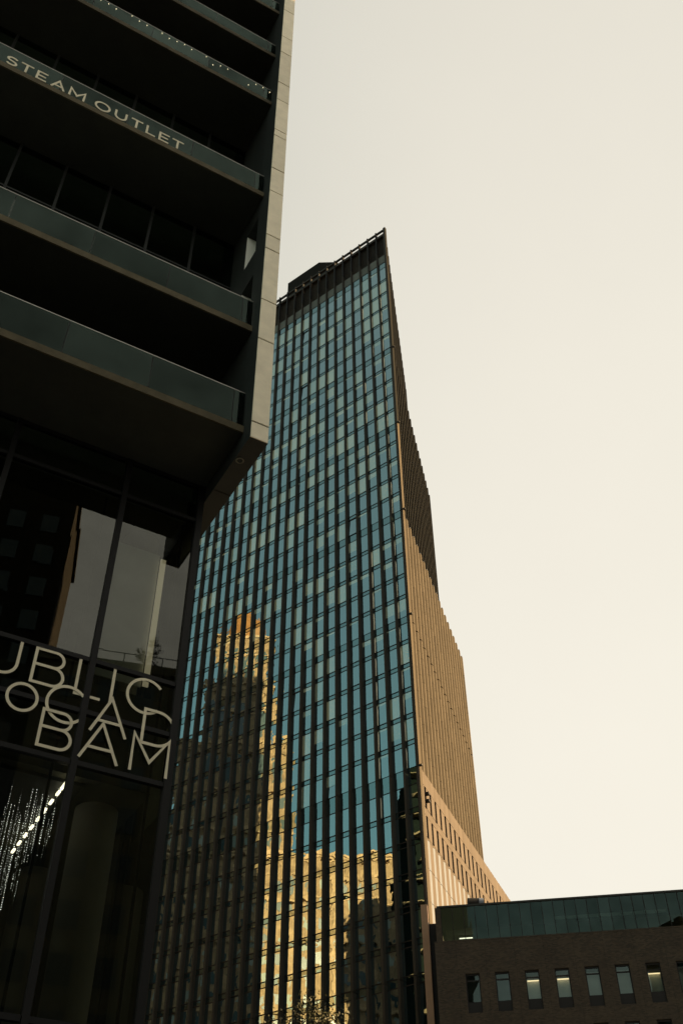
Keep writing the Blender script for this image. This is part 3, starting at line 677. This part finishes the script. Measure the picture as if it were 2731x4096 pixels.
# ================================================================== reflected landmark tower (stands left of the glass tower)
H0 = (-97.0, 100.0, 0); ANG_H = math.atan2(0.985, -0.174)
Ht = thing('domed_stone_tower', 'golden stone tower with copper dome mirrored in the glass tower', 'tower', H0, ANG_H)
def tier(x0, x1, y0, y1, z0, z1, nm='tier', m='gold'):
    q = MB(); q.box(x0, x1, y0, y1, z0, z1); o = q.build(nm, M[m], Ht)
    q = MB(); q.box(x0 - 0.35, x1 + 0.35, y0 - 0.35, y1 + 0.35, z1 - 0.9, z1 - 0.3); q.build('cornice', M['gold'], o)
    return o
tier(-38, 24, -6, 30, 0, 84); tier(-33, 20, -3, 26, 84.003, 90)
tier(-12, 13, 0.0, 24, 90.003, 116); tier(-8, 8.2, 2, 20, 116.003, 132); tier(-6.4, 6.4, 3, 17, 132.003, 146)
def arch(x, y, z, wd, h, par, m):
    pr = [(-wd / 2, 0), (wd / 2, 0), (wd / 2, h - wd / 2)] + [(wd / 2 * math.cos(R(a)), h - wd / 2 + wd / 2 * math.sin(R(a))) for a in range(20, 180, 20)] + [(-wd / 2, h - wd / 2)]
    mb = MB(); n = len(pr); mb.add([(x + a, y, z + b) for a, b in pr] + [(x + a, y + 0.3, z + b) for a, b in pr], [tuple(range(n)), tuple(range(2 * n - 1, n - 1, -1))] + [(i, i + n, (i + 1) % n + n, (i + 1) % n) for i in range(n)])
    return mb.build('arched_window', M[m], par)
for x in (-3.9, -1.3, 1.3, 3.9): arch(x, 2.95, 134, 1.5, 8, Ht, 'hwin')
for x in (-5.4, 0, 5.4): arch(x, 1.95, 118, 2.6, 9, Ht, 'hwin')
for x in (-9, -5.4, -1.8, 1.8, 5.4, 9): arch(x, -0.05, 106, 1.7, 6.5, Ht, 'hwin')
q = MB(); q.lathe([(6.0, 146), (6.0, 148.5), (5.6, 148.8), (5.5, 151), (4.6, 153.2), (3.0, 155), (1.1, 156), (1.0, 157.4), (0.0, 158)], 24, 0, 10); q.build('dome', M['dome'], Ht)
hb = {}
def hwin(x, y, z, wd, h, m):
    k = (wd, h, m)
    if k not in hb: q = MB(); q.box(-wd / 2, wd / 2, -0.06, 0.2, 0, h); hb[k] = q.mesh('window', M[m])
    return link('window', hb[k], Ht, loc=(x, y, z))
nw = 0
for zi, z in enumerate(np.arange(50, 84, 3.4)):
    for x in np.arange(-36, 23, 2.6):
        if nw < 230: hwin(float(x), -6.0, float(z), 1.15, 2.0, rnd.choice(('hwin', 'hwin', 'hwin', 'hwin_b'))); nw += 1
for z in (92, 96, 100):
    for x in np.arange(-10, 12, 3.1): hwin(float(x), 0.0, float(z), 1.3, 2.3, rnd.choice(('hwin', 'hwin', 'hwin_b')))
for z in (88.2, 95.2, 103.5, 113.0, 124.5, 129.0, 140.5, 34.0, 47.0, 59.0, 71.0, 79.0):
    w0, w1, y0 = ((-12, 13, 0.0) if 90 < z < 116 else (-8, 8.2, 2.0) if 116 < z < 132 else (-6.4, 6.4, 3.0) if z > 132 else (-33, 20, -3.0) if z > 84 else (-38, 24, -6.0))
    q = MB(); q.box(w0 - 0.3, w1 + 0.3, y0 - 0.4, y0, z, z + 0.5); q.build('string_course', M['gold'], Ht)
for x0, x1, y0, z in ((-38, 24, -6, 84), (-12, 13, 0, 116), (-8, 8.2, 2, 132)):
    for x in np.arange(x0 + 0.5, x1, 2.1):
        q = MB(); q.box(float(x), float(x) + 0.9, y0, y0 + 0.6, z, z + 1.3); q.build('merlon', M['gold'], Ht)
for x in np.arange(-37, 24, 8.4):
    q = MB(); q.box(float(x) - 0.5, float(x) + 0.5, -6.5, -6.0, 30, 83); q.build('pilaster', M['gold'], Ht)

# balcony block mirrored at the foot of the tower's right bays
E0 = (-44.0, 81.7, 0)
Eb = thing('balcony_block', 'dark apartment block with cream balcony edges mirrored low in the glass tower', 'building', E0, ANG_H)
q = MB(); q.box(-26, -1.6, 0, 18, 0.14, 84); q.build('body', M['block_wall'], Eb)
for k in range(24):
    z = 3.6 + 3.4 * k; q = MB(); wob = 0.9 * math.sin(k * 1.9) + 0.5
    poly = [(-25, -0.1), (-25, -1.3)] + [(-3.0 + (1.4 + wob) * math.sin(R(a)), -1.3 + 1.2 * (1 - math.cos(R(a)))) for a in range(0, 91, 15)]
    q.prism(poly, z, z + 0.28); q.build('balcony_slab', M['block_slab'], Eb)
    q = MB(); q.box(-14 + 3 * (k % 3), -13.2 + 3 * (k % 3), -0.12, -0.02, z + 0.5, z + 2.6); q.build('lit_window', M['block_slab'], Eb)

# ================================================================== street wall behind and beside the camera (seen in reflections), plus an added shade block
def block(name, label, ang, origin, wdt, dpt, h, mwall, win=True, group=None, fl=3.6, cap=True):
    t = thing(name, label, 'building', origin, ang, group)
    q = MB(); q.box(0, wdt, 0, dpt, 0.14, h); q.build('wall', M[mwall], t)
    if cap: q = MB(); q.box(-0.3, wdt + 0.3, -0.3, dpt + 0.3, h, h + 0.8); q.build('parapet', M[mwall], t)
    if win:
        q = MB(); q.box(-0.75, 0.75, -0.08, 0.1, 0, 2.0); me = q.mesh('window', M['opp_win']); n = 0
        for z in np.arange(3, h - 3, fl):
            for x in np.arange(2, wdt - 1, 3.0):
                if n < 290: link('window', me, t, loc=(float(x), 0, float(z))); n += 1
    return t
# local y points away from the street; front face at y=0 looks back to the lobby
block('brown_apartment_block', 'tall brown apartment block across the street, mirrored in the lobby glass', R(-135), (28.0, -20.0, 0), 11, 14, 70, 'opp2', group='street wall opposite')
low = block('low_apartment_block', 'low roof-garden block across the street, mirrored in the lobby glass', R(-135), (47.0, 1.5, 0), 28.6, 16, 49.4, 'opp', group='street wall opposite')
for i in range(7):
    q = MB(); q.tube((3 + i * 3.2, 0.3, 50.2), (3 + i * 3.2, 0.3, 51.4), 0.04, n=5); q.build('railing_post', M['mullion'], low)
q = MB(); q.tube((2, 0.3, 51.4), (25, 0.3, 51.4), 0.04, n=5); q.build('handrail', M['mullion'], low)
block('street_block', 'dark brick block behind the street, mirrored in the school windows', R(180), (34.0, -48.0, 0), 80, 20, 26, 'opp', group='street wall opposite')
block('shade_block', 'unseen block added right of the street to shade the balcony building', R(-90), (185.0, 36.0, 0), 56, 20, 92, 'opp', win=False, group='street wall opposite')  # unseen block, added so its shadow covers the balcony building

# ------------------------------------------------------------------ trees
def tree(label, x, y, h, rad, seed, n, zb=0.14, group='street trees', clusters=26):
    rg = random.Random(seed); t = thing('street_tree', label, 'tree', (x, y, zb), 0, group)
    tr = MB(); prev = Vector((0, 0, 0)); tips = []
    for k in range(5):
        nx = Vector((rg.uniform(-.12, .12) * k, rg.uniform(-.12, .12) * k, h * 0.9 * (k + 1) / 5)); tr.tube(prev, nx, 0.16 * (1 - k / 5.5), 0.16 * (1 - (k + 1) / 5.5), 8); prev = nx
        if k >= 1:
            for j in range(5):
                a = rg.uniform(0, 6.28); l = rad * rg.uniform(0.5, 1.0) * (1.15 - k * 0.17)
                e = nx + Vector((math.cos(a) * l, math.sin(a) * l, l * rg.uniform(0.35, 0.9))); tr.tube(nx, e, 0.045, 0.012, 5); tips.append((nx, e))
    tips.append((prev, prev + Vector((0, 0, h * 0.1))))
    tr.build('trunk', M['bark'], t)
    cr = MB()
    for i in range(n):
        a, e = rg.choice(tips); f = rg.uniform(0.35, 1.08); c = a.lerp(e, f) + Vector((rg.gauss(0, .22), rg.gauss(0, .22), rg.gauss(0, .2))) * (rad / 2.2)
        s = rg.uniform(0.045, 0.085); d = Vector((rg.gauss(0, 1), rg.gauss(0, 1), rg.gauss(-0.5, 0.8))).normalized(); b = d.orthogonal().normalized(); b.rotate(Matrix.Rotation(rg.uniform(0, 6.28), 3, d))
        cr.add([c, c + d * s * 0.9 + b * s * 0.45, c + d * s * 2, c + d * s * 0.9 - b * s * 0.45], [(0, 1, 2, 3)])
    cr.build('crown', M['leaf'], t)
tree('bushy roof-garden tree on the low block across the street', 34.0, -14.2, 3.6, 1.5, 11, 1500, zb=50.2, group='roof garden trees')
tree('small sunlit tree rising in front of the glass tower foot', -1.35, 40.6, 14.0, 3.1, 5, 9000)
print('objects', len(bpy.data.objects))
